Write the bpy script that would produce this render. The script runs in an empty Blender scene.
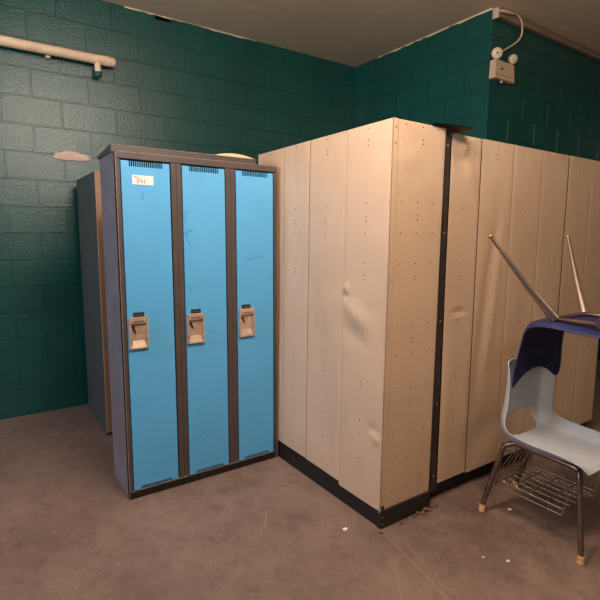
import bpy, bmesh, math, random
from mathutils import Vector, Matrix, noise
R = math.radians
rnd = random.Random(7)
SC = bpy.context.scene
COL = SC.collection

# ------------------------------------------------------------------ materials
def rgb(r, g, b):
    f = lambda c: (c / 255 / 12.92) if c <= 10.3 else ((c / 255 + .055) / 1.055) ** 2.4
    return (f(r), f(g), f(b), 1)

class NT:
    def __init__(s, name):
        s.m = bpy.data.materials.new(name); s.m.use_nodes = True
        s.t = s.m.node_tree; s.t.nodes.clear()
        s.out = s.t.nodes.new('ShaderNodeOutputMaterial')
        s.b = s.t.nodes.new('ShaderNodeBsdfPrincipled')
        s.l(s.b.outputs[0], s.out.inputs[0])
        s.tc = s.t.nodes.new('ShaderNodeTexCoord')
        s.co = s.tc.outputs['Object']
    def l(s, a, b): s.t.links.new(a, b)
    def n(s, kind, **kw):
        nd = s.t.nodes.new(kind)
        for k, v in kw.items():
            if k in nd.inputs.keys(): nd.inputs[k].default_value = v
            else: setattr(nd, k, v)
        return nd
    def noise(s, scale, detail=4, rough=.6, co=None, dist=0):
        nd = s.n('ShaderNodeTexNoise', Scale=scale, Detail=detail, Roughness=rough, Distortion=dist)
        s.l(co or s.co, nd.inputs['Vector']); return nd.outputs[0]
    def ramp(s, fac, a, b, lo=0., hi=1.):
        nd = s.n('ShaderNodeMapRange'); nd.inputs[1].default_value = a; nd.inputs[2].default_value = b
        nd.inputs[3].default_value = lo; nd.inputs[4].default_value = hi
        s.l(fac, nd.inputs[0]); return nd.outputs[0]
    def mix(s, fac, A, B):
        nd = s.n('ShaderNodeMix', data_type='RGBA')
        for sock, v in ((nd.inputs[0], fac), (nd.inputs[6], A), (nd.inputs[7], B)):
            if isinstance(v, (tuple, float, int)): sock.default_value = v
            else: s.l(v, sock)
        return nd.outputs[2]
    def math(s, op, a, b=None, clamp=False):
        nd = s.n('ShaderNodeMath', operation=op, use_clamp=clamp)
        for sock, v in ((nd.inputs[0], a), (nd.inputs[1], b)):
            if v is None: continue
            if isinstance(v, (float, int)): sock.default_value = v
            else: s.l(v, sock)
        return nd.outputs[0]
    def mapping(s, loc=(0, 0, 0), scale=(1, 1, 1), rot=(0, 0, 0), co=None):
        nd = s.n('ShaderNodeMapping'); nd.inputs[1].default_value = loc; nd.inputs[2].default_value = rot; nd.inputs[3].default_value = scale
        s.l(co or s.co, nd.inputs[0]); return nd.outputs[0]
    def bump(s, h, strength=.3, dist=.01, normal=None):
        nd = s.n('ShaderNodeBump', Strength=strength, Distance=dist)
        s.l(h, nd.inputs['Height'])
        if normal: s.l(normal, nd.inputs['Normal'])
        return nd.outputs[0]
    def seg(s, a, b, w, wob=.0):
        """mask that is 1 within w of the segment a-b (xy plane)"""
        co = s.co
        if wob:
            nz = s.n('ShaderNodeTexNoise', Scale=9., Detail=2.); s.l(s.co, nz.inputs['Vector'])
            sc = s.n('ShaderNodeVectorMath', operation='SCALE'); s.l(nz.outputs[1], sc.inputs[0]); sc.inputs['Scale'].default_value = wob
            ad = s.n('ShaderNodeVectorMath', operation='ADD'); s.l(s.co, ad.inputs[0]); s.l(sc.outputs[0], ad.inputs[1]); co = ad.outputs[0]
        ang = math.atan2(b[1] - a[1], b[0] - a[0]); L = math.hypot(b[0] - a[0], b[1] - a[1])
        sub = s.n('ShaderNodeVectorMath', operation='SUBTRACT'); s.l(co, sub.inputs[0]); sub.inputs[1].default_value = (a[0], a[1], 0)
        rot = s.n('ShaderNodeVectorRotate', rotation_type='Z_AXIS', Angle=-ang); s.l(sub.outputs[0], rot.inputs[0])
        sp = s.n('ShaderNodeSeparateXYZ'); s.l(rot.outputs[0], sp.inputs[0])
        m = s.math('LESS_THAN', s.math('ABSOLUTE', sp.outputs[1]), w)
        m = s.math('MULTIPLY', m, s.math('GREATER_THAN', sp.outputs[0], 0.))
        return s.math('MULTIPLY', m, s.math('LESS_THAN', sp.outputs[0], L))

def simple(name, col, rough=.5, metal=0., var=.08, vscale=6., bump=0., bscale=200., spec=.5):
    k = NT(name)
    dark = tuple(c * (1 - var * 2.2) for c in col[:3]) + (1,)
    light = tuple(min(1, c * (1 + var)) for c in col[:3]) + (1,)
    f = k.ramp(k.noise(vscale, 5, .65), .3, .7)
    k.l(k.mix(f, dark, light), k.b.inputs['Base Color'])
    k.b.inputs['Roughness'].default_value = rough; k.b.inputs['Metallic'].default_value = metal
    k.b.inputs['Specular IOR Level'].default_value = spec
    if bump: k.l(k.bump(k.noise(bscale, 3), bump, .002), k.b.inputs['Normal'])
    return k.m

def block_wall(name, axis, shift=-.0458, extra=0.):
    """glossy teal painted concrete block; axis 0: the wall runs along x, 1: along y"""
    k = NT(name)
    sp = k.n('ShaderNodeSeparateXYZ'); k.l(k.co, sp.inputs[0])
    cb = k.n('ShaderNodeCombineXYZ'); k.l(sp.outputs[axis], cb.inputs[0]); k.l(sp.outputs[2], cb.inputs[1])
    mp = k.mapping(loc=(shift, -.0058, 0), co=cb.outputs[0])
    br = k.n('ShaderNodeTexBrick'); k.l(mp, br.inputs['Vector'])
    for n_, v in (('Scale', 1.), ('Mortar Size', .0075), ('Mortar Smooth', .3), ('Brick Width', .4064), ('Row Height', .2032)):
        br.inputs[n_].default_value = v
    br.offset = .5; br.inputs['Color1'].default_value = (.2, .2, .2, 1); br.inputs['Color2'].default_value = (.8, .8, .8, 1); br.inputs['Mortar'].default_value = (.5, .5, .5, 1)
    mort = br.outputs['Fac']
    base = k.mix(k.ramp(k.noise(2.2, 4), .3, .7), rgb(2, 70, 64), rgb(5, 82, 74))
    bw = k.n('ShaderNodeSeparateColor'); k.l(br.outputs['Color'], bw.inputs[0])
    base = k.mix(k.math('MULTIPLY', bw.outputs[0], .25), base, rgb(2, 60, 58))
    # chalky scuffs
    sc = k.noise(5., 7, .7, co=k.mapping(scale=(1, 1, 2.6)))
    base = k.mix(k.ramp(sc, .66, .74, 0, .35), base, rgb(96, 140, 128))
    base = k.mix(k.math('MULTIPLY', mort, .15), base, rgb(2, 40, 38))
    k.l(base, k.b.inputs['Base Color'])
    k.b.inputs['Roughness'].default_value = .27
    k.b.inputs['Specular IOR Level'].default_value = .8
    peb = k.noise(62., 3, .7)
    h = k.math('ADD', k.math('MULTIPLY', mort, -.75), k.math('MULTIPLY', peb, .38))
    h = k.math('ADD', h, k.math('MULTIPLY', bw.outputs[0], .15))
    k.l(k.bump(h, .8, .010), k.b.inputs['Normal'])
    return k.m

def floor_mat():
    k = NT('polished_concrete')
    base = k.mix(k.ramp(k.noise(1.6, 6, .62), .3, .72), rgb(106, 87, 77), rgb(142, 118, 104))
    base = k.mix(k.ramp(k.noise(11, 8, .72, dist=.6), .48, .70, 0, .55), base, rgb(92, 70, 60))
    base = k.mix(k.ramp(k.noise(30, 6, .7), .56, .72, 0, .42), base, rgb(172, 144, 126))
    base = k.mix(k.ramp(k.noise(160, 3, .6), .50, .72, 0, .45), base, rgb(72, 56, 49))
    # noise-broken darker patch around the chair, fading outwards
    vs = k.n('ShaderNodeVectorMath', operation='DISTANCE'); k.l(k.co, vs.inputs[0]); vs.inputs[1].default_value = (1.75, -1.15, 0)
    g = k.math('MULTIPLY', k.ramp(vs.outputs['Value'], .25, 1.0, 1, 0), k.ramp(k.noise(6, 6, .7), .36, .60))
    base = k.mix(k.math('MULTIPLY', g, .62), base, rgb(64, 46, 40))
    for (x, y, r) in ((.33, -.12, .04), (.44, -.18, .05), (.66, -.64, .09), (.60, -.20, .07)):
        vs = k.n('ShaderNodeVectorMath', operation='DISTANCE'); k.l(k.mapping(scale=(1, 1, 1)), vs.inputs[0]); vs.inputs[1].default_value = (x, y, 0)
        m = k.math('MULTIPLY', k.ramp(vs.outputs['Value'], r * .3, r * 1.6, 1, 0), k.ramp(k.noise(25, 5, .7), .4, .6))
        base = k.mix(k.math('MULTIPLY', m, .45), base, rgb(70, 54, 48))
    v = k.n('ShaderNodeTexVoronoi', Scale=13.); k.l(k.co, v.inputs['Vector'])
    sp = k.math('MULTIPLY', k.math('LESS_THAN', v.outputs['Distance'], .05), k.math('GREATER_THAN', k.noise(3.), .52))
    base = k.mix(k.math('MULTIPLY', sp, .55), base, rgb(206, 178, 156))
    lines = [((.937, -.98), (.83, -1.50), .0026, .008, .22), ((.83, -1.15), (.62, -1.42), .003, .02, .14),
             ((.58, -.478), (.50, -.60), .003, .03, .25), ((.50, -.56), (.455, -.64), .0016, .03, .25),
             ((1.0, -1.02), (.905, -1.3), .0015, .03, .12), ((.15, -.10), (.32, -.62), .002, .08, .12)]
    for a, b, w, wob, s_ in lines:
        base = k.mix(k.math('MULTIPLY', k.seg(a, b, w, wob), s_), base, rgb(205, 175, 155))
    k.l(base, k.b.inputs['Base Color'])
    k.l(k.ramp(k.noise(9, 5, .6), .3, .7, .42, .62), k.b.inputs['Roughness'])
    k.b.inputs['Specular IOR Level'].default_value = .35
    k.l(k.bump(k.noise(60, 6, .65), .25, .003), k.b.inputs['Normal'])
    return k.m

def ceiling_mat():
    k = NT('painted_plaster_ceiling')
    base = k.mix(k.ramp(k.noise(1.4, 5), .3, .7), rgb(222, 196, 166), rgb(234, 208, 178))
    for a, b, w, wob in (((1.857, 1.19), (2.167, 1.19), .009, .03), ((2.0, .735), (2.075, .70), .010, .06), ((1.96, .70), (2.02, .735), .006, .06)):
        base = k.mix(k.math('MULTIPLY', k.seg(a, b, w, wob), .6), base, rgb(212, 194, 166))
    v = k.n('ShaderNodeTexVoronoi', Scale=5.); k.l(k.co, v.inputs['Vector'])
    base = k.mix(k.math('MULTIPLY', k.math('LESS_THAN', v.outputs['Distance'], .035), .5), base, rgb(212, 194, 166))
    k.l(base, k.b.inputs['Base Color']); k.b.inputs['Roughness'].default_value = .62
    k.l(k.bump(k.noise(7, 5, .6), .3, .01), k.b.inputs['Normal'])
    return k.m

def beige_mat():
    k = NT('beige_enamelled_steel')
    base = k.mix(k.ramp(k.noise(1.2, 4), .3, .7), rgb(203, 172, 142), rgb(215, 184, 154))
    st = k.noise(6, 6, .7, co=k.mapping(scale=(1, 1, .25)))
    base = k.mix(k.ramp(st, .60, .75, 0, .22), base, rgb(150, 122, 98))
    v = k.noise(55, 3, .6)
    base = k.mix(k.ramp(v, .735, .76, 0, .5), base, rgb(120, 92, 72))
    k.l(base, k.b.inputs['Base Color'])
    k.l(k.ramp(k.noise(4, 5), .3, .7, .30, .44), k.b.inputs['Roughness'])
    k.l(k.bump(k.noise(3.4, 4, .55), .22, .03), k.b.inputs['Normal'])
    return k.m

def blue_mat():
    k = NT('sky_blue_enamel')
    base = k.mix(k.ramp(k.noise(1.5, 4), .3, .7), rgb(84, 168, 222), rgb(94, 178, 232))
    # darker felt-pen like smears
    sm = k.noise(9, 3, .5, co=k.mapping(scale=(2.2, 1, .6)))
    base = k.mix(k.ramp(sm, .70, .73, 0, .5), base, rgb(48, 136, 196))
    sm = k.noise(3.2, 6, .7)
    base = k.mix(k.ramp(sm, .52, .72, 0, .35), base, rgb(92, 150, 180))
    sp = k.n('ShaderNodeSeparateXYZ'); k.l(k.co, sp.inputs[0]); cb = k.n('ShaderNodeCombineXYZ'); k.l(sp.outputs[0], cb.inputs[0]); k.l(sp.outputs[2], cb.inputs[1])
    old = k.co; k.co = cb.outputs[0]
    for a, b, w, wob in (((.385, 1.455), (.430, 1.470), .006, .06), ((.372, 1.50), (.378, 1.57), .004, .05), ((.412, 1.40), (.40, 1.50), .005, .08), ((.735, 1.288), (.835, 1.312), .005, .03), ((.36, 1.15), (.40, 1.145), .003, .03), ((.41, 1.17), (.44, 1.16), .003, .03)):
        base = k.mix(k.math('MULTIPLY', k.seg(a, b, w, wob), .5), base, rgb(46, 128, 186))
    for x, z in ((.875, 1.18), (.40, .42), (.18, .92), (.45, .26), (.72, .30), (.12, .55)):
        vs = k.n('ShaderNodeVectorMath', operation='DISTANCE'); k.l(k.co, vs.inputs[0]); vs.inputs[1].default_value = (x, z, 0)
        base = k.mix(k.math('MULTIPLY', k.math('LESS_THAN', vs.outputs['Value'], .005), .6), base, rgb(40, 90, 120))
    k.co = old
    k.l(base, k.b.inputs['Base Color'])
    k.b.inputs['Roughness'].default_value = .42
    k.l(k.bump(k.noise(4, 2), .08, .02), k.b.inputs['Normal'])
    return k.m

M = dict(
    tan=simple('shaded_beige_enamel', rgb(162, 126, 92), .5, 0, .06, 4),  # beige stile paint, darkened to put the shade behind the blue locker into colour
    beige=beige_mat(), blue=blue_mat(), floor=floor_mat(), ceil=ceiling_mat(),
    wx=block_wall('teal_block_paint', 0), wy=block_wall('teal_block_paint_side', 1, shift=.12),
    frame=simple('dark_taupe_enamel', rgb(82, 71, 68), .48, 0, .10, 8),
    side=simple('lit_dark_enamel', rgb(126, 119, 124), .40, 0, .12, 5),  # same dark paint as the frame, lightened for the cool light on the side
    greyside=simple('grey_green_enamel', rgb(72, 76, 72), .55, 0, .06, 4),
    wear=simple('worn_bare_edge', rgb(150, 128, 116), .5, 0, .3, 40),
    black=simple('black_base_paint', rgb(20, 17, 17), .55, 0, .2, 14),
    plinth=simple('scuffed_black_plinth', rgb(38, 31, 28), .5, 0, .3, 14),
    dark=simple('dark_interior', rgb(4, 4, 5), .9, spec=.1),
    kick=simple('dark_brown_kick_strip', rgb(30, 21, 18), .5, 0, .2, 30),
    rivet=simple('dark_rivet', rgb(122, 92, 72), .5, .3),
    rivetl=simple('bright_rivet', rgb(206, 180, 150), .3, .5),
    post=simple('dark_brown_post', rgb(62, 48, 42), .5, 0, .2, 12),
    steel=simple('stainless_latch', rgb(206, 178, 156), .36, .35, .15, 30),
    plate=simple('black_number_plate', rgb(24, 22, 22), .45),
    text=simple('worn_plate_lettering', rgb(120, 108, 100), .6),
    cream=simple('cream_paint', rgb(246, 216, 182), .5, 0, .10, 14),
    ink=simple('black_marker_ink', rgb(30, 22, 22), .7), red=simple('red_print', rgb(214, 84, 70), .7),
    paper=simple('white_sticker_paper', rgb(240, 232, 228), .65, 0, .03),
    curl=simple('cream_card', rgb(224, 192, 152), .6, 0, .05),
    chrome=simple('chrome_tube', rgb(186, 170, 160), .22, .95, .08, 20),
    dull=simple('dull_chrome_tube', rgb(132, 112, 100), .32, .85, .2, 30),
    glide=simple('yellowed_plastic_glide', rgb(206, 160, 108), .5),
    copper=simple('copper_glide', rgb(186, 128, 74), .35, .8),
    shell=simple('pale_grey_blue_plastic', rgb(184, 187, 190), .38, 0, .04, 5, .06, 300),
    navy=simple('navy_plastic', rgb(34, 40, 84), .42, 0, .1, 5, .06, 300),
    light=simple('aged_white_plastic', rgb(206, 178, 150), .45, 0, .06),
    lens=simple('lamp_lens', rgb(226, 206, 180), .22, 0, .05, 60),
    green=simple('green_valve_paint', rgb(8, 84, 70), .4),
    plaster=simple('bare_plaster', rgb(226, 200, 180), .8, 0, .14, 40, .5, 90),
    wire=simple('cream_cable', rgb(214, 186, 156), .5),
    chunk=simple('mortar_crumb', rgb(128, 88, 70), .9, 0, .25, 40), scrap=simple('white_paper_scrap', rgb(236, 226, 214), .8),
    duct=simple('brown_painted_trunking', rgb(142, 116, 94), .6, 0, .1),
)

# ------------------------------------------------------------------ mesh builder
class MB:
    def __init__(s): s.v = []; s.f = []; s.mi = []; s.sm = []
    def add(s, vs, fs, mi=0, smooth=False):
        o = len(s.v); s.v += [tuple(v) for v in vs]
        for f in fs: s.f.append(tuple(i + o for i in f)); s.mi.append(mi); s.sm.append(smooth)
        return s
    def box(s, a, b, mi=0, bev=0., seg=1):
        bm = bmesh.new(); bmesh.ops.create_cube(bm, size=1)
        for v in bm.verts:
            v.co = Vector([(a[i] + b[i]) / 2 + v.co[i] * (b[i] - a[i]) for i in range(3)])
        if bev: bmesh.ops.bevel(bm, geom=bm.edges[:] , offset=bev, segments=seg, affect='EDGES', profile=.5)
        s.bm(bm, mi); return s
    def bm(s, bm, mi=0, smooth=False, mat=None):
        bm.verts.index_update()
        s.add([(mat @ v.co) if mat else v.co.copy() for v in bm.verts], [[v.index for v in f.verts] for f in bm.faces], mi, smooth); bm.free()
    def tube(s, pts, r, n=10, mi=0, caps=True, smoothpath=0):
        pts = [Vector(p) for p in pts]
        if not isinstance(r, (list, tuple)): r = [r] * len(pts)
        if smoothpath:
            q, rr = [], []
            for i in range(len(pts) - 1):
                p0 = pts[max(i - 1, 0)]; p1 = pts[i]; p2 = pts[i + 1]; p3 = pts[min(i + 2, len(pts) - 1)]
                for j in range(smoothpath):
                    t = j / smoothpath
                    q.append(.5 * ((2 * p1) + (p2 - p0) * t + (2 * p0 - 5 * p1 + 4 * p2 - p3) * t * t + (3 * p1 - p0 - 3 * p2 + p3) * t ** 3))
                    rr.append(r[i] * (1 - t) + r[i + 1] * t)
            q.append(pts[-1]); rr.append(r[-1]); pts, r = q, rr
        vs, fs = [], []
        up = None
        for i, p in enumerate(pts):
            d = (pts[min(i + 1, len(pts) - 1)] - pts[max(i - 1, 0)]).normalized()
            if up is None:
                up = d.orthogonal().normalized()
            up = (up - d * up.dot(d)).normalized(); w = d.cross(up)
            for k in range(n):
                a = 2 * math.pi * k / n
                vs.append(p + (up * math.cos(a) + w * math.sin(a)) * r[i])
        for i in range(len(pts) - 1):
            for k in range(n):
                fs.append((i * n + k, i * n + (k + 1) % n, (i + 1) * n + (k + 1) % n, (i + 1) * n + k))
        s.add(vs, fs, mi, True)
        if caps:
            s.add(vs[:n], [tuple(reversed(range(n)))], mi); s.add(vs[-n:], [tuple(range(n))], mi)
        return s
    def disc(s, c, nrm, r, h, mi=0, n=8):
        c = Vector(c); d = Vector(nrm).normalized()
        s.tube([c, c + d * h], r, n, mi); return s
    def grid(s, fn, nu, nv, mi=0, smooth=True):
        vs = [fn(i / nu, j / nv) for j in range(nv + 1) for i in range(nu + 1)]
        fs = [(j * (nu + 1) + i, j * (nu + 1) + i + 1, (j + 1) * (nu + 1) + i + 1, (j + 1) * (nu + 1) + i) for j in range(nv) for i in range(nu)]
        return s.add(vs, fs, mi, smooth)
    def build(s, name, mats, parent=None, origin=None, xf=None, mods=None):
        if not isinstance(mats, (list, tuple)): mats = [mats]
        vs = [Vector(v) for v in s.v]
        if xf: vs = [xf(v) for v in vs]
        # every part has its origin at its thing's base point: o (world)
        o = Vector(parent['_o']) if parent is not None and '_o' in parent else Vector(origin or (0, 0, 0))
        me = bpy.data.meshes.new(name); me.from_pydata([v - o for v in vs], [], s.f)
        for m in mats: me.materials.append(m)
        for p, mi, sm in zip(me.polygons, s.mi, s.sm): p.material_index = mi; p.use_smooth = sm
        me.update()
        bm = bmesh.new(); bm.from_mesh(me); bmesh.ops.recalc_face_normals(bm, faces=bm.faces); bm.to_mesh(me); bm.free()
        ob = bpy.data.objects.new(name, me); COL.objects.link(ob)
        if parent is not None:
            ob.parent = parent
            if '_o' in parent.keys(): ob['_o'] = list(parent['_o'])
        else: ob.location = o
        return ob

def thing(name, label, cat, loc=(0, 0, 0), group=None):
    o = bpy.data.objects.new(name, None); COL.objects.link(o); o.location = loc
    o.empty_display_size = .1
    o['_o'] = list(loc); o['label'] = label; o['category'] = cat
    if group: o['group'] = group
    return o
def tag(o, label, cat, group=None):
    o['label'] = label; o['category'] = cat
    if group: o['group'] = group
    return o
def struct(o, label=None):
    o['kind'] = 'structure'
    if label: o['label'] = label
    return o

# ------------------------------------------------------------------ room
HC = 3.257; YW = 1.73; XW = 3.009; YC = .039
def wall(name, a, b, m):
    return struct(MB().box(a, b).build(name, m))
struct(MB().box((-4, -6, -.15), (6.2, 1.9, 0)).build('floor', M['floor']))
struct(MB().box((-4, -6, HC), (6.2, 1.9, HC + .15)).build('ceiling', M['ceil']))
wall('wall_back', (-4, YW, 0), (XW + .15, YW + .15, HC), M['wx'])
wall('wall_right', (XW, YC + .0, 0), (XW + .15, YW, HC), M['wy'])
wall('wall_alcove', (XW + .15, YC, 0), (6.2, YC + .15, HC), M['wx'])
wall('wall_left', (-4.15, -6, 0), (-4, 1.9, HC), M['wy'])
wall('wall_front', (-4, -6.15, 0), (6.2, -6, HC), M['wx'])
wall('wall_far', (6.2, -6, 0), (6.35, 1.9, HC), M['wy'])
# ragged cream paint line where ceiling and walls meet
def ragged(name, p, d, nrm, L, seed, w=.011):
    r = random.Random(seed); m = MB(); p = Vector(p); d = Vector(d); nrm = Vector(nrm)
    n = int(L / .05); prev = None; vs = []; fs = []
    for i in range(n + 1):
        t = L * i / n; h = w * (.45 + r.random() * .9)
        if r.random() < .16: h = w * .15
        for (a, b) in ((0, 0), (1, 0), (1, 1), (0, 1)):
            vs.append(p + d * t + nrm * .004 * a + Vector((0, 0, -h)) * b)
    for i in range(n):
        for k in range(4): fs.append((i * 4 + k, i * 4 + (k + 1) % 4, i * 4 + 4 + (k + 1) % 4, i * 4 + 4 + k))
    m.add(vs, fs); return struct(m.build(name, M['cream']))
ragged('trim_1', (XW, YW - .35, HC), (0, -1, 0), (-1, 0, 0), YW - .35 - YC, 3, .011)
ragged('trim_2', (.55, YW, HC), (1, 0, 0), (0, -1, 0), 1.2, 5, .008)
# thin near-black patch at the joint of the back wall and the ceiling
struct(MB().box((.80, YW - .003, HC - .035), (.93, YW + .001, HC - .012)).build('trim_3', M['dark']))

# ------------------------------------------------------------------ blue three-door locker
W, H, D = .934, 1.83, .335
L = thing('school_locker', 'charcoal metal locker with three sky blue doors, left of the beige lockers', 'locker', (0, 0, 0))
f = MB()
th = .018
f.box((0, .004, .0), (.004, D, H), 0, .0008)               # left side
f.box((W - .004, .004, .0), (W, D, H))                     # right side
f.box((.004, D - .004, 0.02), (W - .004, D, H - .004), 0)
f.box((.004, .004, H - .004), (W - .004, D, H))
f.build('carcass', M['side'], L)
inn = MB()
inn.box((.006, .03, .05), (W - .006, .034, H - .006)).build('unlit_inside_sheet', M['dark'], L)  # black sheet standing in for the unlit inside behind the vent slots
doors = [(.025, .271), (.340, .586), (.657, .901)]
z0, z1 = .050, 1.786
fr = MB()
# jambs and rails
fr.box((0, 0, .0), (doors[0][0] - .003, .03, H - .036), 0, .0015)
fr.box((doors[2][1] + .008, 0, .0), (W, .03, H - .036), 0, .0015)
for (a, b) in ((doors[0][1] + .008, doors[1][0] - .002), (doors[1][1] + .008, doors[2][0] - .002)):
    mid = (a + b) / 2
    fr.box((a, 0, .045), (mid - .0006, .03, H - .036), 0, .0012)
    fr.box((mid + .0006, 0.0015, .045), (b, .03, H - .036), 0, .0012)
fr.box((0, -.001, H - .035), (W, .03, H), 0, .003, 2)
# thin worn edges
fr.box((-.0006, -.0012, .0), (.0030, .0005, H - .002), 1)
fr.box((W - .0035, -.0012, .0), (W + .0006, .0005, H - .24), 1)
fr.box((0, -.0018, H - .0028), (W, .001, H + .0004), 1)
fr.build('frame', [M['frame'], M['wear']], L)
kk = MB(); kk.box((.004, -.002, 0.001), (W - .02, .028, .043), 0, .003)
kk.box((.012, -.0035, .043), (W - .03, .01, .0465), 1)
kk.build('kick_strip', [M['kick'], M['wear']], L)
cp = MB()
# lid lying slightly skewed on the top, dropping to the rear
def lidf(x0, x1):
    a = [(x0, .045, H), (x1, .045, H), (x1 + .02, D, H), (x0 - .004, D, H)]
    t = [(x0, .045, H + .037), (x1, .045, H + .037), (x1 + .02, D, H + .016), (x0 - .004, D, H + .016)]
    cp.add(a + t, [(0, 3, 2, 1), (4, 5, 6, 7), (0, 1, 5, 4), (1, 2, 6, 5), (2, 3, 7, 6), (3, 0, 4, 7)], 0)
lidf(-.006, .815)
cp.box((-.006, .0435, H + .0352), (.815, .046, H + .0378), 1)
cp.build('top_cap', [M['frame'], M['wear']], L)

def stroke(m, pts, y, r, mi=0):
    m.tube([(x, y, z) for x, z in pts], r, 5, mi)
for di, (xa, xb) in enumerate(doors):
    d = MB()
    w = xb - xa; y0, y1 = -.004, .012
    nsl = 16
    s0, s1 = xa + w * .16, xa + w * .86
    hs = .027
    def comb(zl, zh, side):
        # teeth between open vent slots, a solid piece at each side
        d.box((xa, y0, zl), (s0, y1, zh)); d.box((s1, y0, zl), (xb, y1, zh))
        pit = (s1 - s0) / nsl
        for i in range(nsl):
            x = s0 + pit * (i + .55)
            d.box((x, y0, zl), (x + pit * .32, y0 + .002, zh))
    comb(z1 - hs, z1, 1)
    if True: comb(z0, z0 + hs * .6, 0)
    amp = (.0015, .001, .002)[di]
    def face(u, v, di=di):
        x = xa + w * u; z = z0 + hs * .6 + (z1 - hs - z0 - hs * .6) * v
        e = min(1, min(u, 1 - u) * 10) * min(1, min(v, 1 - v) * 20)
        y = y0 + e * amp * (noise.noise(Vector((x * 3 + di * 7, 0, z * 2.4))) * 1.3)
        return (x, y, z)
    d.grid(face, 16, 80)
    d.box((xa, y0 + .0035, z0 + hs * .6), (xb, y1, z1 - hs))
    # edges closing the face to the slab
    for (p, q) in (((xa, z0 + hs * .6), (xa, z1 - hs)), ((xb, z0 + hs * .6), (xb, z1 - hs))):
        d.add([(p[0], y0, p[1]), (p[0], y1, p[1]), (q[0], y1, q[1]), (q[0], y0, q[1])], [(0, 1, 2, 3)])
    door = d.build('door', M['blue'], L)
    # recessed latch
    lx0 = (.029, .343, .665)[di]; lx1 = lx0 + .100; lz0 = (.828, .820, .822)[di]; lz1 = lz0 + .168
    lp = MB(); yo = -.020
    b = .010
    lp.box((lx0, yo, lz0), (lx0 + b, -.0035, lz1), 0, .002); lp.box((lx1 - b, yo, lz0), (lx1, -.0035, lz1), 0, .002)
    lp.box((lx0 + b, yo, lz1 - .034), (lx1 - b, -.0035, lz1), 0, .002)
    lp.box((lx0 + b, yo, lz0), (lx1 - b, -.0035, lz0 + .010), 0, .002)
    lp.add([(lx0 + b, yo + .001, lz0 + .010), (lx1 - b, yo + .001, lz0 + .010), (lx1 - b - .012, -.005, lz0 + .044), (lx0 + b + .012, -.005, lz0 + .044)], [(0, 1, 2, 3)])
    lp.add([(lx0 + b, -.0045, lz0 + .012), (lx1 - b, -.0045, lz0 + .012), (lx1 - b, -.0045, lz1 - .03), (lx0 + b, -.0045, lz1 - .03)], [(0, 1, 2, 3)])
    lp.box((lx0 + .022, yo - .0012, lz1 - .026), (lx1 - .024, yo, lz1 - .019), 1)
    lpo = lp.build('latch_cup', [M['steel'], M['rivet']], door)
    hk = MB()
    hk.tube([(lx0 + .020, -.008, lz1 - .048), (lx0 + .026, -.013, lz1 - .060), (lx0 + .036, -.013, lz1 - .084)], [.005, .004, .0026], 8)
    hk.disc((lx0 + .024, -.0045, lz1 - .054), (0, -1, 0), .007, .004, 0, 14)
    hk.build('latch_hook', M['plate'], door)
    npx = lx0 + (.026, .026, .020)[di]
    nb = MB(); nb.box((npx, -.012, lz1 + .001), (npx + .056, -.0035, lz1 + .024), 0, .0015)
    r = random.Random(di + 3)
    x = npx + .008
    while x < npx + .046:
        wd = .002 + r.random() * .004; nb.box((x, -.0126, lz1 + .009), (x + wd, -.0119, lz1 + .014), 1); x += wd + .0018
    nb.build('number_plate', [M['plate'], M['text']], door)
    sm_ = MB(); cx, cz = xa + w * .60, lz0 + (.045, .055, .02)[di]
    if di < 2:
        sm_.disc((cx, -.0035, cz), (0, -1, 0), .0035, .0015, 0, 8).build('rivet', M['rivet'], door)
    if di == 0:
        st = MB(); sx, sz, sw, sh = .078, 1.672, .106, .046
        st.box((sx, -.0062, sz), (sx + sw, -.0045, sz + sh), 0)
        so = st.build('sticker', M['paper'], door)
        so['label'] = 'white paper sticker with a handwritten number'
        ink = MB()
        def g(pts, mi, r=.0014): stroke(ink, [(sx + sw * a, sz + sh * (1 - b)) for a, b in pts], -.0068, r, mi)
        g([(.20, .44), (.27, .40), (.29, .50), (.24, .58), (.29, .64), (.28, .76), (.20, .80)], 0)
        g([(.38, .42), (.36, .62), (.46, .62)], 0); g([(.46, .42), (.47, .80)], 0)
        g([(.64, .44), (.57, .46), (.56, .62), (.62, .62), (.56, .62), (.57, .78), (.64, .78)], 0)
        g([(.08, .20), (.16, .16), (.20, .22)], 1, .0022); g([(.18, .24), (.34, .30)], 1, .0012)
        ink.build('handwriting', [M['ink'], M['red']], door)

# curled card lying on the locker's lid
def curl(u, v):
    x = .555 + .275 * u; top = H + .040 + .026 * math.sin(math.pi * (.04 + .84 * u))
    if v < .26: return (x, .100 + .008 * v, H + .040 + (top - H - .040) * v / .25)
    return (x, .104 + .16 * v, top - .008 * v)
cd = MB().grid(curl, 24, 4)
bmv = len(cd.v); vs = [(x, y, z - .0035) for x, y, z in cd.v]; nf = [tuple(reversed(f_)) for f_ in cd.f]
cd.add(vs, nf, 0, True)
nu = 24
rim = list(range(nu)); edge = []
cd2 = MB(); 
tag(cd.build('cardboard_sheet', M['curl'], None, (.69, .18, H + .03)), 'curled cream cardboard sheet lying on top of the blue locker near the beige lockers', 'cardboard')

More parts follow.
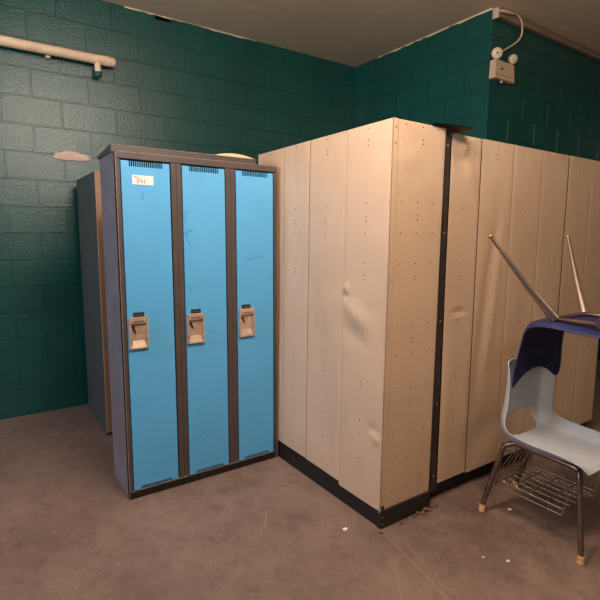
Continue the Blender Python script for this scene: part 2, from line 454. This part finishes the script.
# ------------------------------------------------------------------ grey locker bank behind the blue one
G = thing('locker_bank', 'dull grey and tan metal locker bank standing against the teal wall behind the blue locker', 'locker', (.1, .95, 0))
g = MB(); g.box((.1, .965, .0), (.104, 1.60, 1.84)); g.box((.104, 1.596, 0), (.90, 1.60, 1.84)); g.box((.9, .965, 0), (.904, 1.6, 1.84)); g.box((.104, .965, 1.836), (.9, 1.596, 1.84))
g.build('carcass', M['greyside'], G)
g = MB(); g.box((.1, .95, .02), (.15, .965, 1.84), 0, .003); g.box((.86, .95, .02), (.904, .965, 1.84), 0, .003); g.box((.15, .95, 1.80), (.86, .965, 1.84)); g.box((.15, .95, .02), (.86, .965, .09))
for x in (.395, .645): g.box((x, .95, .09), (x + .03, .965, 1.80))
g.build('frame', M['tan'], G)
for x in (.152, .427, .677):
    MB().box((x, .953, .092), (x + .243 - (0.03 if x > .6 else 0), .963, 1.798), 0, .002).build('door', M['beige'], G)

# ------------------------------------------------------------------ beige locker banks
def leanA(v): return Vector((v.x + .0092 * (v.z - .08), v.y, v.z))
def gauss(a, b, a0, b0, sa, sb, rot=0):
    da, db = a - a0, b - b0
    if rot: c, s_ = math.cos(rot), math.sin(rot); da, db = c * da + s_ * db, -s_ * da + c * db
    return math.exp(-(da / sa) ** 2 - (db / sb) ** 2)
XA, YA = .940, -.937
def dispA(y, z):        # outward (towards -x)
    d = .0040 * noise.noise(Vector((y * 2.2, 3, z * 1.5))) + .0022 * noise.noise(Vector((y * 6, 9, z * 2.5)))
    d += .010 * gauss(y, z, -.638, 1.160, .020, .024) - .010 * gauss(y, z, -.638, 1.115, .020, .014)
    d += .010 * gauss(y, z, -.72, 1.03, .11, .05, .5) - .007 * gauss(y, z, -.70, .93, .09, .05, .3)
    d += .007 * gauss(y, z, -.895, .445, .035, .022, .4) - .006 * gauss(y, z, -.87, .48, .04, .03, .2) 
    d += .006 * gauss(y, z, -.20, .80, .10, .30) - .006 * gauss(y, z, -.46, .60, .09, .35) + .005 * gauss(y, z, -.75, .35, .06, .12) - .007 * gauss(y, z, -.20, 1.25, .07, .18, .3) + .006 * gauss(y, z, -.47, 1.02, .08, .10, .5)
    d -= .006 * gauss(y, z, -.45, .30, .10, .10)
    return d
def dispA2(x, z):       # outward (towards -y)
    d = .0030 * noise.noise(Vector((x * 3, 21, z * 1.8)))
    d += .0022 * gauss(x, z, 1.04, 1.76, .05, .05, .6) - .002 * gauss(x, z, 1.08, 1.84, .05, .03, .5) - .0015 * gauss(x, z, 1.12, 1.72, .06, .03, .8)
    return d
def dispB(x, z):
    d = .0045 * noise.noise(Vector((x * 2.4, 33, z * 1.3)))
    d += .003 * gauss(x, z, 1.49, 1.000, .055, .012) - .007 * gauss(x, z, 1.49, 1.022, .055, .020)
    d += .009 * gauss(x, z, 1.47, 1.86, .035, .03, -.9) - .012 * gauss(x, z, 1.45, 1.80, .07, .035, -.7) + .006 * gauss(x, z, 1.53, 1.74, .03, .08, .5)
    d -= .008 * gauss(x, z, 1.70, .90, .05, .42, -.12) ; d += .005 * gauss(x, z, 1.78, 1.05, .035, .40, -.12)
    d -= .004 * gauss(x, z, 1.74, 1.30, .03, .18, -.2); d += .007 * gauss(x, z, 1.42, .55, .05, .3)
    d -= .008 * gauss(x, z, 1.74, .25, .12, .10)
    return d
def vpanel(m, a0, a1, zb, zt, pos, disp, axis, off=0., lip=1):
    """sheet panel with a folded ridge at both edges. axis 1: runs along y and faces -x; 0: runs along x and faces -y"""
    na = max(4, int((a1 - a0) / .0125)); nz = int((zt - zb) / .0125)
    def fn(u, v):
        a = a0 + (a1 - a0) * u; z = zb + (zt - zb) * v
        e = min(1, min(a - a0, a1 - a) / .02)
        o = off + disp(a, z) * (.5 + .5 * e)
        dist = min(a - a0, a1 - a)
        if dist < 1e-6: o -= .0018
        return (pos - o, a, z) if axis == 1 else (a, pos - o, z)
    m.grid(fn, na, nz)
def rivet(m, a, z, pos, disp, axis, mi=1, r=.0032):
    o = disp(a, z) + .0
    c = (pos - o, a, z) if axis == 1 else (a, pos - o, z)
    n_ = (-1, 0, 0) if axis == 1 else (0, -1, 0)
    m.disc(c, n_, r, .0022, mi, 7)
ZR = [1.917, 1.863, 1.841, 1.574, 1.508, 1.490, 1.433, 1.290, 1.229, 1.208, .996, .941, .915, .70, .678, .50, .437, .30, .166]
A = thing('locker_bank', 'tall beige sheet steel locker bank on a black plinth with its corner towards the viewer', 'locker', (XA, YA, 0))
ed = [YA + .003, -.618, -.305, -.035, .272]
for i in range(4):
    m = MB()
    zb = [.088, .108, .112, .112][i]
    vpanel(m, ed[i] + .001, ed[i + 1] - .001, zb, 1.932, XA, dispA, 1, [.0, -.0012, .0, -.0012][i])
    c = (ed[i] + ed[i + 1]) / 2
    for z in ZR:
        if rnd.random() < .9: rivet(m, c + rnd.uniform(-.003, .003), z, XA + (.002 if i % 2 else 0), dispA, 1)
    m.build('back_panel', [M['beige'], M['rivet']], A, xf=leanA)
m = MB(); vpanel(m, XA + .030, 1.293, .085, 1.928, YA, dispA2, 0, .0)
for (x, z) in [(1.141, 1.918), (1.03, 1.918), (1.245, 1.918), (1.144, 1.861), (1.145, 1.843)] + \
              [(x, z) for z in (1.576, 1.433, 1.290, .99, .85, .68, .45, .32, .17) for x in (1.02, 1.126, 1.236)] + \
              [(1.128, z) for z in (1.518, 1.495, 1.231, 1.212, .93, .91, .62, .60, .25)]:
    rivet(m, x - .009, z, YA, dispA2, 0)
m.build('side_panel', [M['beige'], M['rivet']], A, xf=leanA)
m = MB()
m.box((XA - .003, YA - .004, .080), (XA + .028, YA + .002, 1.935), 0, .0012)
m.box((XA - .003, YA - .004, .080), (XA + .001, YA + .006, 1.935), 0, .0012)
for z in (1.90, 1.83, 1.434, .96, .30, .17, .12): m.disc((XA + .014, YA - .004, z), (0, -1, 0), .005, .0025, 1, 8)
m.build('corner_angle', [M['beige'], M['rivetl']], A, xf=leanA)
m = MB(); m.box((XA + .02, YA + .02, .075), (1.285, .262, 1.925)); m.build('inner_carcass', M['dark'], A, xf=leanA)
m = MB(); m.box((XA + .001, YA + .004, 1.925), (1.30, .270, 1.936), 0, .002); m.build('top_sheet', M['beige'], A, xf=leanA)
m = MB(); m.box((XA + .004, YA - .008, 0), (XA + .02, .262, .115), 0); m.build('plinth_side', M['black'], A, xf=leanA)
m = MB(); m.box((XA - .002, YA - .012, 0), (1.294, YA + .02, .090), 0, .002)
for z in (.025, .06): m.disc((XA + .008, YA - .012, z), (0, -1, 0), .0035, .002, 1, 7)
m.build('plinth_end', [M['plinth'], M['rivetl']], A, xf=leanA)
m = MB(); m.box((1.286, YA + .02, .085), (1.290, .262, 1.925)); m.build('far_side_panel', M['beige'], A, xf=leanA)

B = thing('locker_bank', 'beige sheet steel locker bank on the right, behind the plastic chair', 'locker', (1.303, -.925, 0))
YB = -.925
ident = lambda v: v
eb = [1.372, 1.612, 1.905, 2.20, 2.495, 2.79, 3.085]
for i in range(len(eb) - 1):
    m = MB()
    zb = .100 if i < 1 else .092
    vpanel(m, eb[i] + .0012, eb[i + 1] - .0012, zb, 1.921, YB, dispB, 0, [.0, .003, .002][i % 3])
    c = (eb[i] + eb[i + 1]) / 2 - .012
    for z in ZR:
        if rnd.random() < .85: rivet(m, c, z - .012, YB - [.0, .003, .002][i % 3], dispB, 0)
    m.build('back_panel', [M['beige'], M['rivet']], B)
m = MB(); m.box((1.374, YB + .02, .09), (3.08, -.56, 1.915)); m.build('inner_carcass', M['dark'], B)
m = MB(); m.box((1.374, YB + .004, 1.914), (3.085, -.555, 1.9205), 0, .001); m.build('top_sheet', M['beige'], B)
m = MB(); m.box((1.374, YB + .035, 0), (3.08, -.58, .10)); m.build('plinth', M['black'], B)
m = MB(); m.box((1.322, -.922, .06), (1.368, -.90, 1.915), 0, .002)
m.box((1.318, -.9225, .25), (1.3225, -.905, 1.2), 2)
for z in (1.86, 1.436, .99, .55, .15): m.disc((1.345, -.922, z), (0, -1, 0), .0045, .0025, 1, 8)
m.build('filler_post', [M['post'], M['rivetl'], M['greyside']], B)
# loose thin sheet bridging the top of both banks
m = MB()
def lid(u, v):
    x = 1.215 + .24 * u; y = -.945 - .05 * u * (1 - v) + .24 * v
    return (x, y, 1.944 + .006 * math.sin(u * 3) - .006 * u)
m.grid(lid, 8, 4); vs = [(x, y, z - .004) for x, y, z in m.v]; m.add(vs, [tuple(reversed(q)) for q in m.f], 0, True)
tag(m.build('steel_sheet', M['post'], None, (1.33, -.85, 1.94)), 'thin dark steel sheet lying across the tops of the beige locker banks', 'sheet metal')

# ------------------------------------------------------------------ pipe, wall marks
P = thing('wall_pipe', 'capped cream pipe with a short green-tipped branch, high on the teal wall', 'pipe', (.44, 1.66, 2.75))
m = MB(); py, pz = 1.655, 2.780
slope = 0
m.tube([(-.9, py, pz), (.425, py, pz), (.435, py, pz), (.443, py, pz)], [.036, .036, .033, .022], 18)
m.tube([(.345, py, pz), (.40, py, pz)], [.0385, .0385], 18)
m.build('pipe', M['cream'], P)
m = MB(); m.tube([(.308, py - .0, pz - .02), (.308, py - .0, pz - .095)], .024, 16); m.build('branch', M['cream'], P)
m = MB(); m.tube([(.308, py, pz - .093), (.308, py, pz - .104), (.308, py, pz - .125), (.308, py, pz - .132)], [.026, .030, .030, .020], 16); m.build('branch_cap', M['green'], P)
m = MB()
for x in (-.05, -.7): MB().box((x, py + .02, pz - .05), (x + .03, YW, pz + .03), 0, .004).build('bracket', M['cream'], P)

def blob(m, cx, cz, rx, rz, y, th_, seed, mi=0, n=26):
    r = random.Random(seed); out = []
    for k in range(n):
        a = 2 * math.pi * k / n; q = .78 + .3 * r.random()
        out.append((cx + math.cos(a) * rx * q, cz + math.sin(a) * rz * q))
    vs = [(x, y, z) for x, z in out] + [(x, y + th_, z) for x, z in out]
    m.add(vs, [tuple(range(n)), tuple(reversed(range(n, 2 * n)))] + [(k, (k + 1) % n, (k + 1) % n + n, k + n) for k in range(n)], mi)
m = MB(); blob(m, .10, 2.035, .155, .036, YW - .012, .014, 4); blob(m, .165, 2.03, .075, .024, YW - .018, .014, 8)
tag(m.build('plaster_patch', M['plaster'], None, (.1, YW - .005, 2.03)), 'ragged pale plaster patch on the teal wall left of the blue locker', 'plaster')

# ------------------------------------------------------------------ emergency light on the alcove wall
E = thing('emergency_light', 'cream twin-headed emergency light box mounted high on the dark wall', 'emergency light', (3.13, YC, 2.7))
x0, x1, zb, zt = 2.998, 3.268, 2.705, 2.852
yf = -.014
m = MB()
# body wider at the bottom
vsb = [(x0 - .004, yf - .008, zb), (x1 + .004, yf - .008, zb), (x1 + .004, YC, zb), (x0 - .004, YC, zb),
       (x0 + .004, yf, zt), (x1 - .004, yf, zt), (x1 - .004, YC, zt), (x0 + .004, YC, zt)]
bm = bmesh.new(); bv = [bm.verts.new(v) for v in vsb]
for q in ((3, 2, 1, 0), (4, 5, 6, 7), (0, 1, 5, 4), (1, 2, 6, 5), (2, 3, 7, 6), (3, 0, 4, 7)): bm.faces.new([bv[i] for i in q])
bmesh.ops.bevel(bm, geom=bm.edges[:], offset=.005, segments=2, affect='EDGES'); m.bm(bm)
m.build('housing', M['light'], E)
m = MB(); m.box((x0 + .006, yf - .0075, zb + .030), (x1 - .006, yf - .0035, zb + .033), 0); m.disc((3.085, yf - .006, 2.785), (0, -1, 0), .010, .004, 0, 12); m.build('test_button', M['plate'], E)
m = MB(); m.disc((3.13, .01, zb), (0, 0, -1), .012, .014, 0, 10); m.build('indicator', M['light'], E)
def lamp(cx, cy_, cz, d, r):
    hd = MB(); c = Vector((cx, cy_, cz)); d = Vector(d).normalized()
    hd.tube([c - d * .055, c - d * .05, c - d * .02, c, c + d * .006], [.012, .024, r * .9, r, r * .98], 20)
    o = hd.build('lamp_head', M['light'], E)
    ln = MB(); ln.tube([c + d * .004, c + d * .011, c + d * .0125], [r * .84, r * .70, r * .25], 20); ln.build('lens', M['lens'], o)
    bl = MB(); bl.disc(c + d * .012, d, r * .16, .004, 0, 10); bl.build('bulb', M['ink'] if cx < 3.1 else M['lens'], o)
    nk = MB(); nk.tube([Vector((cx + .012, cy_ + .02, zt - .004)), c - d * .03], .010, 10); nk.build('neck', M['light'], E)
lamp(3.012, -.015, 2.894, (-.6, -.8, -.15), .044)
lamp(3.240, -.012, 2.895, (-.42, -.85, -.30), .038)

J = thing('junction_box', 'small cream conduit box at the ceiling beside the emergency light cable', 'junction box', (3.03, YC, 3.19))
m = MB(); m.box((XW - .008, -.014, 3.165), (XW + .012, YC, 3.245), 0, .003); m.build('box_body', M['light'], J)
m = MB(); m.tube([(XW + .008, -.004, 3.222), (XW + .09, -.022, 3.226), (XW + .17, -.022, 3.232)], [.012, .014, .011], 12, smoothpath=3); m.build('gland', M['light'], J)
m = MB(); pts = [(3.183, -.022, 3.232), (3.25, -.022, 3.240), (3.315, -.022, 3.205), (3.352, -.01, 3.13), (3.33, 0, 3.07), (3.265, .008, 3.02), (3.15, .01, 2.955), (3.085, .016, 2.915), (3.07, .020, 2.852)]
m.tube(pts, .0072, 8, smoothpath=6)
m.build('power_cable', M['wire'], E)
m = MB(); m.box((XW + .05, -.0, 3.185), (3.40, YC, HC - .001), 0, .003); m.box((3.405, .0, 3.195), (5.6, YC, HC - .02), 0, .003)
tag(m.build('cable_trunking', M['duct'], None, (3.3, YC, 3.2)), 'brown painted cable trunking along the ceiling above the emergency light', 'trunking')

# ------------------------------------------------------------------ school chairs
def shell(m, prof, cx, hole=None, th_=.0045, nx=60, side=1, cs=1.):
    """prof: list of (y, z, halfwidth, curl, ndir(y,z), dish). A moulded seat shell; t runs across x."""
    N = []
    K = 8; P_ = []
    for i in range(len(prof) - 1):
        p0 = prof[max(i - 1, 0)]; p1 = prof[i]; p2 = prof[i + 1]; p3 = prof[min(i + 2, len(prof) - 1)]
        for j in range(K):
            t = j / K
            P_.append(tuple(.5 * (2 * b + (c - a) * t + (2 * a - 5 * b + 4 * c - d_) * t * t + (3 * b - a - 3 * c + d_) * t ** 3) for a, b, c, d_ in zip(p0, p1, p2, p3)))
    P_.append(tuple(prof[-1]))
    pts = []
    for i, p in enumerate(P_):
        q0 = P_[max(i - 1, 0)]; q1 = P_[min(i + 1, len(P_) - 1)]
        ty, tz = q1[0] - q0[0], q1[1] - q0[1]; l_ = math.hypot(ty, tz) or 1; ty /= l_; tz /= l_
        ny, nz = (tz * side, -ty * side)
        for sgn in (0, 1):
            row = []
            for k in range(nx + 1):
                t = -1 + 2 * k / nx
                c = p[3] * cs * max(0, (abs(t) - .70) / .30) ** 1.3 - p[4] * (1 - t * t)
                row.append(Vector((cx + t * p[2] * (1 - .02 * max(0, abs(t) - .9) * 10), p[0] + ny * (c - sgn * th_), p[1] + nz * (c - sgn * th_))))
            pts.append(row)
    nr = len(P_)
    vs = [v for row in pts for v in row]; fs = []
    idx = lambda i, sg, k: (i * 2 + sg) * (nx + 1) + k
    skip = lambda i, k: hole and (2 * (i + .5 - hole[0]) / (hole[1] - hole[0]) - 1) ** 4 + (2 * (k + .5 - hole[2]) / (hole[3] - hole[2]) - 1) ** 4 < .95
    for i in range(nr - 1):
        for k in range(nx):
            if skip(i, k):
                continue
            fs.append((idx(i, 0, k), idx(i, 0, k + 1), idx(i + 1, 0, k + 1), idx(i + 1, 0, k)))
            fs.append((idx(i, 1, k), idx(i + 1, 1, k), idx(i + 1, 1, k + 1), idx(i, 1, k + 1)))
            for (ci, ck, a, b) in ((i - 1, k, (i, k), (i, k + 1)), (i + 1, k, (i + 1, k), (i + 1, k + 1)), (i, k - 1, (i, k), (i + 1, k)), (i, k + 1, (i, k + 1), (i + 1, k + 1))):
                if ci < 0 or ci >= nr - 1 or ck < 0 or ck >= nx or skip(ci, ck):
                    fs.append((idx(a[0], 0, a[1]), idx(b[0], 0, b[1]), idx(b[0], 1, b[1]), idx(a[0], 1, a[1])))
    m.add(vs, fs, 0, True); return m

CH = thing('school_chair', 'pale grey plastic school chair with chrome legs and wire book basket, right of the lockers', 'chair', (1.71, -1.35, 0))
cx = 1.685
#        y      z     hw    curl  dish
prof = [(-1.212, .822, .185, .006, .004), (-1.210, .812, .204, .014, .010), (-1.208, .775, .212, .026, .014), (-1.208, .71, .216, .032, .018), (-1.202, .61, .219, .036, .018),
        (-1.190, .525, .224, .040, .016), (-1.200, .470, .227, .046, .012), (-1.235, .436, .228, .046, .008), (-1.29, .424, .226, .040, .006),
        (-1.38, .422, .224, .034, .008), (-1.50, .424, .218, .028, .008), (-1.58, .420, .208, .018, .004), (-1.615, .400, .190, .006, 0)]
sh = shell(MB(), prof, cx, hole=(40, 56, 12, 46), side=1, cs=1.25).build('seat_shell', M['shell'], CH)
FT = [((1.489, -1.126), (1.530, -1.192)), ((1.860, -1.085), (1.845, -1.192))]
fr_ = MB()
for (fx, fy), (tx, ty) in FT:
    fx2 = fx - .0 if fx < 1.7 else fx
    lg = MB()
    sx = tx + (.02 if tx < 1.7 else -.02)
    lg.tube([(fx, fy, .035), (tx, ty, .345), (tx + (.004 if tx < 1.7 else -.004), ty - .012, .378), (sx, ty - .055, .402)], .0125, 12, smoothpath=6)
    lo = lg.build('leg', M['dull'], CH)
    MB().tube([(fx, fy, .0), (fx, fy, .004), (fx, fy, .014), (fx, fy, .016), (fx, fy, .026), (fx, fy, .028), (fx, fy, .042)], [.013, .016, .016, .013, .017, .0155, .0145], 14).build('glide', M['glide'], lo)
    lg = MB(); gx = fx + (-.0 if fx < 1.7 else .0); gy = -1.62
    lg.tube([(gx, gy, .035), (tx, gy + .05, .345), (sx, gy + .07, .386), (sx, gy + .12, .396), (sx, ty - .055, .402)], .0125, 12, smoothpath=6)
    lo = lg.build('leg', M['dull'], CH)
    MB().tube([(gx, gy, .0), (gx, gy, .004), (gx, gy, .014), (gx, gy, .016), (gx, gy, .026), (gx, gy, .042)], [.013, .016, .016, .013, .017, .0145], 14).build('glide', M['glide'], lo)
m = MB()
for y in (-1.27, -1.48): MB().tube([(1.552, y, .402), (1.822, y, .402)], .009, 10).build('crossbar', M['dull'], CH)
m = MB(); wr = .0026
xa_, xb_ = 1.552, 1.825; ya_, yb_ = -1.175, -1.50; zt_, zl_ = .300, .180
m.tube([(xa_, ya_, zt_), (xb_, ya_, zt_)], wr, 6); m.tube([(1.553, ya_, zt_ + .04), (xa_, ya_ - .09, zt_ + .06)], wr, 6)
for z in (.15, .18): m.tube([(xa_ - .01, ya_ + .02, z), (xa_ - .01, yb_, z)], wr * 1.3, 6); m.tube([(xb_ + .01, ya_ + .02, z), (xb_ + .01, yb_, z)], wr * 1.3, 6)
m.tube([(xa_ - .01, ya_ + .02, .15), (xb_ + .01, ya_ + .02, .15)], wr * 1.3, 6)
for i in range(6):
    x = xa_ + .01 + (xb_ - xa_ - .02) * i / 5
    m.tube([(x, ya_ - .085, .392), (x, ya_ - .01, .26), (x, ya_ + .005, .178), (x, ya_ - .03, .172), (x, yb_, .172)], wr, 6)
for y in (ya_ - .07, ya_ - .15, ya_ - .24): m.tube([(xa_ - .01, y, .176), (xb_ + .01, y, .176)], wr, 6)
for x in (xa_ - .01, xb_ + .01): m.tube([(x, yb_, .15), (x, yb_ - .02, .25), (x, yb_ + .02, .392)], wr * 1.3, 6); m.tube([(x, ya_ + .02, .15), (x, ya_ - .0, .2), (x - (.0), ya_ - .01, .32)], wr * 1.3, 6)
m.build('book_basket', M['chrome'], CH)
m = MB()
for i in range(3): MB().disc((1.532 - .005 * i, -1.178 + .008 * i, .30 - .035 * i), (1, -.6, .1), .004, .014, 0, 8).build('bolt', M['rivetl'], CH)

# upturned navy chair resting against the grey chair's back
NV = thing('school_chair', 'upturned navy blue plastic chair stacked on the pale grey chair, metal leg pointing up', 'chair', (1.72, -1.35, .43))
ncx = 1.665
prof = [(-1.262, .690, .170, .0, .0), (-1.262, .698, .196, .004, .006), (-1.263, .73, .214, .010, .010), (-1.264, .79, .214, .014, .012), (-1.267, .86, .202, .016, .012),
        (-1.272, .93, .192, .020, .010), (-1.282, .985, .188, .022, .008), (-1.315, 1.022, .186, .022, .008), (-1.40, 1.036, .190, .02, .006), (-1.52, 1.03, .194, .018, .006), (-1.64, 1.022, .192, .012, .004), (-1.675, 1.040, .178, .004, 0)]
def notch(v):
    k_ = min(1, max(0, (.86 - v.z) / .14)); return Vector((v.x, v.y, v.z + .085 * k_ * (1 - min(1, abs(v.x - ncx) / .20) ** 2)))
shell(MB(), prof, ncx, side=-1).build('seat_shell', M['navy'], NV, xf=notch)
def nleg(tip, mid, root, r0=.0075, r1=.0200):
    lg = MB(); lg.tube([tip, mid, root], [r0, (r0 + r1) / 2, r1], 14)
    o = lg.build('leg', M['chrome'], NV)
    tip = Vector(tip); dv = (tip - Vector(mid)).normalized()
    MB().tube([tip - dv * .006, tip, tip + dv * .006, tip + dv * .010], [r0 * 1.1, r0 * 1.5, r0 * 1.7, r0 * 1.1], 12).build('glide', M['copper'], o)
nleg((1.328, -1.20, 1.417), (1.440, -1.315, 1.203), (1.530, -1.408, 1.052))
nleg((2.002, -1.20, 1.417), (1.890, -1.315, 1.203), (1.800, -1.408, 1.052))
nleg((1.328, -1.80, 1.417), (1.440, -1.69, 1.203), (1.530, -1.60, 1.052))
nleg((2.002, -1.80, 1.417), (1.890, -1.69, 1.203), (1.800, -1.60, 1.052))
m = MB(); m.tube([(1.530, -1.60, 1.052), (1.530, -1.408, 1.052), (1.80, -1.408, 1.052), (1.80, -1.60, 1.052)], .012, 10)
m.build('seat_frame', M['dull'], NV)

# ------------------------------------------------------------------ litter on the floor
def chunk(x, y, s_, seed, name, mat, label, cat, group=None, flat=.7):
    bm = bmesh.new(); bmesh.ops.create_icosphere(bm, subdivisions=1, radius=1)
    r = random.Random(seed)
    for v in bm.verts:
        q = .75 + .5 * r.random(); v.co = Vector((v.co.x * s_ * q * 1.2, v.co.y * s_ * q, v.co.z * s_ * flat * q))
    lo = min(v.co.z for v in bm.verts)
    for v in bm.verts: v.co.z -= lo; v.co.x += x; v.co.y += y
    m = MB(); m.bm(bm); return tag(m.build(name, mat, None, (x, y, 0)), label, cat, group)
chunk(.794, -.850, .013, 1, 'paper_scrap', M['scrap'], 'small white paper scrap on the floor in front of the beige locker corner', 'litter', None, .35)
chunk(1.239, -1.434, .009, 2, 'paper_scrap', M['scrap'], 'white paper scrap on the floor in front of the chair leg', 'litter', None, .4)
chunk(.050, .480, .009, 3, 'paper_scrap', M['scrap'], 'tiny white scrap on the shaded floor left of the blue locker', 'litter', None, .4)
chunk(1.175, -1.355, .005, 4, 'paper_scrap', M['scrap'], 'tiny pale crumb on the floor between the locker corner and the white scrap', 'litter', None, .5)
chunk(1.62, -1.20, .012, 6, 'paper_scrap', M['scrap'], 'pale scrap on the floor underneath the wire basket of the chair', 'litter', None, .3)
for i, (x, y, s_) in enumerate([(1.19, -.957, .010), (1.215, -.972, .012), (1.245, -.962, .014), (1.27, -.975, .010), (1.155, -.968, .009), (1.06, -.968, .011), (1.30, -.955, .011), (1.33, -.962, .009), (1.105, -.962, .007)]):
    chunk(x, y, s_, 20 + i, 'mortar_crumb', M['chunk'], 'brown crumb of debris along the foot of the beige locker end', 'debris', 'crumbs along the beige locker plinth')
chunk(.918, -.972, .009, 40, 'mortar_crumb', M['chunk'], 'reddish crumb lying just before the beige locker corner', 'debris')
for i, (y) in enumerate((-.40, -.22)):
    pass

# ------------------------------------------------------------------ light
def area(name, loc, size, power, col, target=None, shape='RECTANGLE', sy=None):
    l_ = bpy.data.lights.new(name, 'AREA'); l_.energy = power; l_.color = col; l_.shape = shape; l_.size = size; l_.size_y = sy or size
    o = bpy.data.objects.new(name, l_); COL.objects.link(o); o.location = loc
    d = (Vector(target) - Vector(loc)) if target else Vector((0, 0, -1))
    o.rotation_euler = d.to_track_quat('-Z', 'Y').to_euler(); return o
def globe(name, loc, power, r=.22, col=(1, .875, .76)):
    l_ = bpy.data.lights.new(name, 'POINT'); l_.energy = power; l_.color = col; l_.shadow_soft_size = r
    o = bpy.data.objects.new(name, l_); COL.objects.link(o); o.location = loc; return o
globe('ceiling_lamp', (.20, -1.38, 2.68), 90)
globe('fill_light_rear', (.5, -4.2, 2.5), 26)  # added fill behind the camera, no fixture known there
globe('ceiling_lamp_near', (.74, -2.05, 3.06), 46, .2)
globe('fill_light_side', (3.9, -2.9, 2.4), 10)  # extra unseen light, added to brighten the ceiling
area('window_daylight', (-3.6, -.4, 2.2), 1.6, 72, (.76, .80, 1.0), (0, .3, 1.2), sy=1.4)
w = bpy.data.worlds.new('world'); SC.world = w; w.use_nodes = True
w.node_tree.nodes['Background'].inputs[0].default_value = (.5, .45, .4, 1); w.node_tree.nodes['Background'].inputs[1].default_value = .1

# ------------------------------------------------------------------ camera
f_px, yaw, pitch, roll = 482.0928, .5997, .1301, .0047
fwd = Vector((math.sin(yaw) * math.cos(pitch), math.cos(yaw) * math.cos(pitch), -math.sin(pitch)))
right = Vector((math.cos(yaw), -math.sin(yaw), 0)); up = right.cross(fwd)
r_ = right * math.cos(roll) + up * math.sin(roll); u_ = up * math.cos(roll) - right * math.sin(roll)
cam = bpy.data.cameras.new('camera'); co = bpy.data.objects.new('camera', cam); COL.objects.link(co)
cam.sensor_fit = 'HORIZONTAL'; cam.sensor_width = 36; cam.lens = f_px / 600 * 36
mt = Matrix((r_, u_, -fwd)).transposed().to_4x4(); mt.translation = (-.6227, -2.5267, 1.4131)
co.matrix_world = mt
SC.camera = co
SC.view_settings.view_transform = 'Standard'; SC.view_settings.look = 'None'; SC.view_settings.gamma = 1; SC.view_settings.exposure = 0.27
SC.view_settings.use_curve_mapping = False
for o in bpy.data.objects:
    if '_o' in o.keys(): del o['_o']
